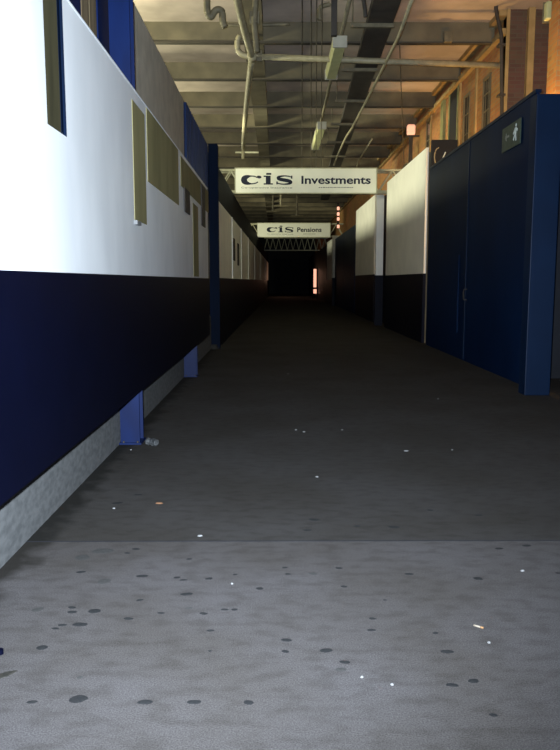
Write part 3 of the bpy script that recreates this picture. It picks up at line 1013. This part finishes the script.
# ================================================================== GROUND LITTER
def blob(name, p, w_, asp, h, m, n=11, seed=0):
    rn = random.Random(seed)
    ph = rn.uniform(0, 6)
    mb = MB()
    out = []
    for j in range(n):
        a = 2 * math.pi * j / n
        r = 1 + 0.13 * math.sin(2 * a + ph) + rn.uniform(-0.1, 0.1)
        out.append((p.x + w_ / 2 * r * math.cos(a), p.y + w_ * asp / 2 * r * math.sin(a)))
    inner = [(p.x + (x - p.x) * 0.7, p.y + (y - p.y) * 0.7) for x, y in out]
    i = len(mb.v)
    mb.v += [(x, y, 0.0002) for x, y in out] + [(x, y, h) for x, y in inner]
    mb.f.append(tuple(range(n)))
    mb.f.append(tuple(range(n, 2 * n)))
    for j in range(n):
        k = (j + 1) % n
        mb.f.append((j, k, n + k, n + j))
    return mb.build(name, m)


left = [(84, 335, 24), (64, 444, 18), (157, 438, 36), (290, 444, 26), (389, 444, 24), (497, 445, 20), (189, 262, 26), (160, 289, 28),
        (125, 290, 16), (111, 297, 14), (144, 255, 16), (144, 264, 18), (257, 277, 18), (284, 192, 22), (373, 228, 22), (280, 240, 14),
        (322, 266, 14), (407, 267, 16), (421, 301, 14), (420, 342, 8), (354, 195, 14), (367, 200, 14), (418, 197, 16), (378, 158, 12),
        (519, 217, 16), (449, 259, 14), (469, 259, 14), (470, 189, 10), (162, 184, 18), (272, 138, 16), (255, 146, 12), (235, 46, 22), (276, 29, 16)]
right = [(68, 79, 22), (228, 94, 22), (118, 176, 14), (258, 188, 16), (396, 197, 20), (128, 213, 14), (183, 300, 16), (185, 277, 14),
         (13, 320, 20), (11, 343, 16), (92, 341, 24), (129, 364, 20), (334, 343, 24), (387, 402, 22), (344, 410, 22), (427, 470, 16),
         (493, 131, 18), (557, 186, 12), (55, 100, 16), (10, 175, 12), (16, 188, 12), (311, 306, 12), (438, 137, 16), (154, 92, 14),
         (398, 70, 16), (300, 60, 14), (210, 240, 8)]
spots = [(x / 2, 480 + y / 2, w_ / 2) for x, y, w_ in left] + [(280 + x / 2, 480 + y / 2, w_ / 2) for x, y, w_ in right]
GL = 'round dark spot of trodden gum on the pale concrete'
for k, (px, py, w_) in enumerate(spots):
    p = onH(px, py)
    d_ = math.hypot(p.y, EYE)
    o = blob('gum_spot', p, w_ * d_ / FPX, 0.68, 0.0018, M['gum'], seed=k)
    lab = GL if p.y < JOINT else 'round dark spot of trodden gum beyond the floor joint'
    if (px, py) == (78.5, 699.0):
        lab = 'largest dark gum spot, low on the left of the pale concrete'
    tag(o, lab, 'gum', 'dark gum spots on the floor')
for k, (x, y, w_) in enumerate([(122, 379, 22), (65, 187, 18), (378, 256, 14), (75, 259, 26), (160, 395, 14), (208, 203, 30), (165, 155, 34), (205, 142, 40)]):
    px, py = (280 + x / 2, 480 + y / 2) if k < 2 else (x / 2, 480 + y / 2)
    p = onH(px, py)
    tag(blob('gum_spot', p, w_ / 2 * p.y / FPX, 0.8, 0.0012, M['gum_pale'], seed=100 + k), 'faded grey gum spot on the pale concrete', 'gum', 'faded gum spots on the floor')

# scraps
PL = [((522.5, 571), 7, 'white paper scrap nearest the right edge of the pale concrete'), ((362, 677.5), 5, 'white paper scrap among dark gum spots, lower middle'),
      ((114, 508.5), 5, 'tiny white scrap near the orange scrap on the left'), ((200, 536), 8, 'white scrap beside the left end of the floor joint'),
      ((489, 643), 5, 'tiny white scrap below the cigarette end'), ((232, 584), 4, 'tiny white speck left of the middle of the pale concrete'),
      ((296, 430), 4, 'white speck in the dark floor, left of a pair'), ((342, 430), 4, 'white speck in the dark floor, right of a pair'),
      ((406, 451), 8, 'long white scrap on the dark floor at right'), ((317, 477), 6, 'white scrap in the middle of the dark floor'),
      ((288, 374), 3, 'farthest white speck on the black floor'), ((304, 432), 5, 'dim white speck touching the left pair speck'),
      ((392, 685), 5, 'white flake between two gum pairs, low in the middle'), ((131, 450), 3, 'white speck at the foot of the blue column'),
      ((438, 399), 3, 'upper white speck on the dark floor before the navy gate'), ((452, 450), 3, 'lower white speck on the dark floor before the navy gate')]
for k, ((px, py), w_, lab) in enumerate(PL):
    p = onH(px, py)
    d_ = math.hypot(p.y, EYE)
    o = blob('paper_scrap', p, w_ * 0.6 * d_ / FPX, 0.8, 0.006, M['paper'], 7, 200 + k)
    tag(o, lab, 'paper', 'white scraps on the floor')

p = onH(478.5, 627.5)
cg = empty('cigarette_end', (p.x, p.y, 0), 'pale cigarette end lying on the concrete at right', 'cigarette end')
dv = Vector((0.8, -0.6, 0))
MB().tube([p - dv * 0.022 + Vector((0, 0, 0.0045)), p + dv * 0.008 + Vector((0, 0, 0.0045))], 0.0042, 8).build('paper_tube', M['butt'], cg, True)
MB().tube([p + dv * 0.0085 + Vector((0, 0, 0.0045)), p + dv * 0.022 + Vector((0, 0, 0.0045))], 0.0044, 8).build('filter', M['filter'], cg, True)
p = onH(159, 503.5)
tag(blob('orange_scrap', p, 0.05, 0.6, 0.008, M['orange'], 7, 301), 'small orange scrap on the floor near the left plinth', 'litter')
p = onH(214, 349)
tag(blob('cloth_bundle', p, 0.2, 0.8, 0.10, M['leaf'], 8, 302), 'dim brown bundle on the floor by the third column', 'bundle')

# crushed can beside the blue column
p = onH(152, 446)
cn = empty('crushed_can', (p.x, p.y, 0), 'crushed silver drink can lying beside the blue column foot', 'can')
rings = []
ax = Vector((0.55, -0.35, 0)).normalized()
m = MB()
rn = random.Random(5)
pts = [p + ax * t + Vector((0, 0, 0.042)) for t in (-0.06, -0.055, -0.04, -0.015, 0.015, 0.04, 0.055, 0.06)]
rad = (0.024, 0.031, 0.035, 0.026, 0.037, 0.034, 0.031, 0.024)
n = 12
for c_, rr in zip(pts, rad):
    i = len(m.v)
    s = Vector((-ax.y, ax.x, 0))
    for j in range(n):
        a = 2 * math.pi * j / n
        q = rr * (1 + rn.uniform(-0.14, 0.10))
        m.v.append(tuple(c_ + s * q * math.cos(a) + Vector((0, 0, q * math.sin(a)))))
    rings.append(i)
for a, b in zip(rings, rings[1:]):
    for j in range(n):
        m.f.append((a + j, a + (j + 1) % n, b + (j + 1) % n, b + j))
m.build('body', M['can'], cn)
zmin = min(v[2] for v in m.v)
e = MB()
for c_, sg in ((pts[0], -1), (pts[-1], 1)):
    e.tube([c_ - ax * 0.001, c_ + ax * 0.003 * sg], 0.023, 12)
e.build('end_lid', M['can'], cn)
for ch_ in cn.children:
    for v in ch_.data.vertices:
        v.co.z -= zmin - 0.0005

# leaf and cap at the left edge
lp = onH(6, 675)
L_ = [(-0.06, -0.05), (-0.02, -0.04), (0.02, -0.012), (0.045, 0.03), (0.012, 0.022), (-0.03, -0.005)]
lm = MB().hexa([(lp.x - 0.01 + a, lp.y + b, 0.0005) for a, b in L_], [(lp.x - 0.01 + a * 0.96, lp.y + b * 0.96, 0.004) for a, b in L_])
tag(lm.build('dead_leaf', M['leaf']), 'dark dead leaf at the left edge of the concrete', 'leaf')
bp_ = onH(0, 654)
tag(MB().tube([bp_ + Vector((0, 0, 0.0003)), bp_ + Vector((0, 0, 0.02))], 0.014, 12).build('bottle_cap', M['navy']), 'dark blue bottle cap cut by the left edge', 'cap')
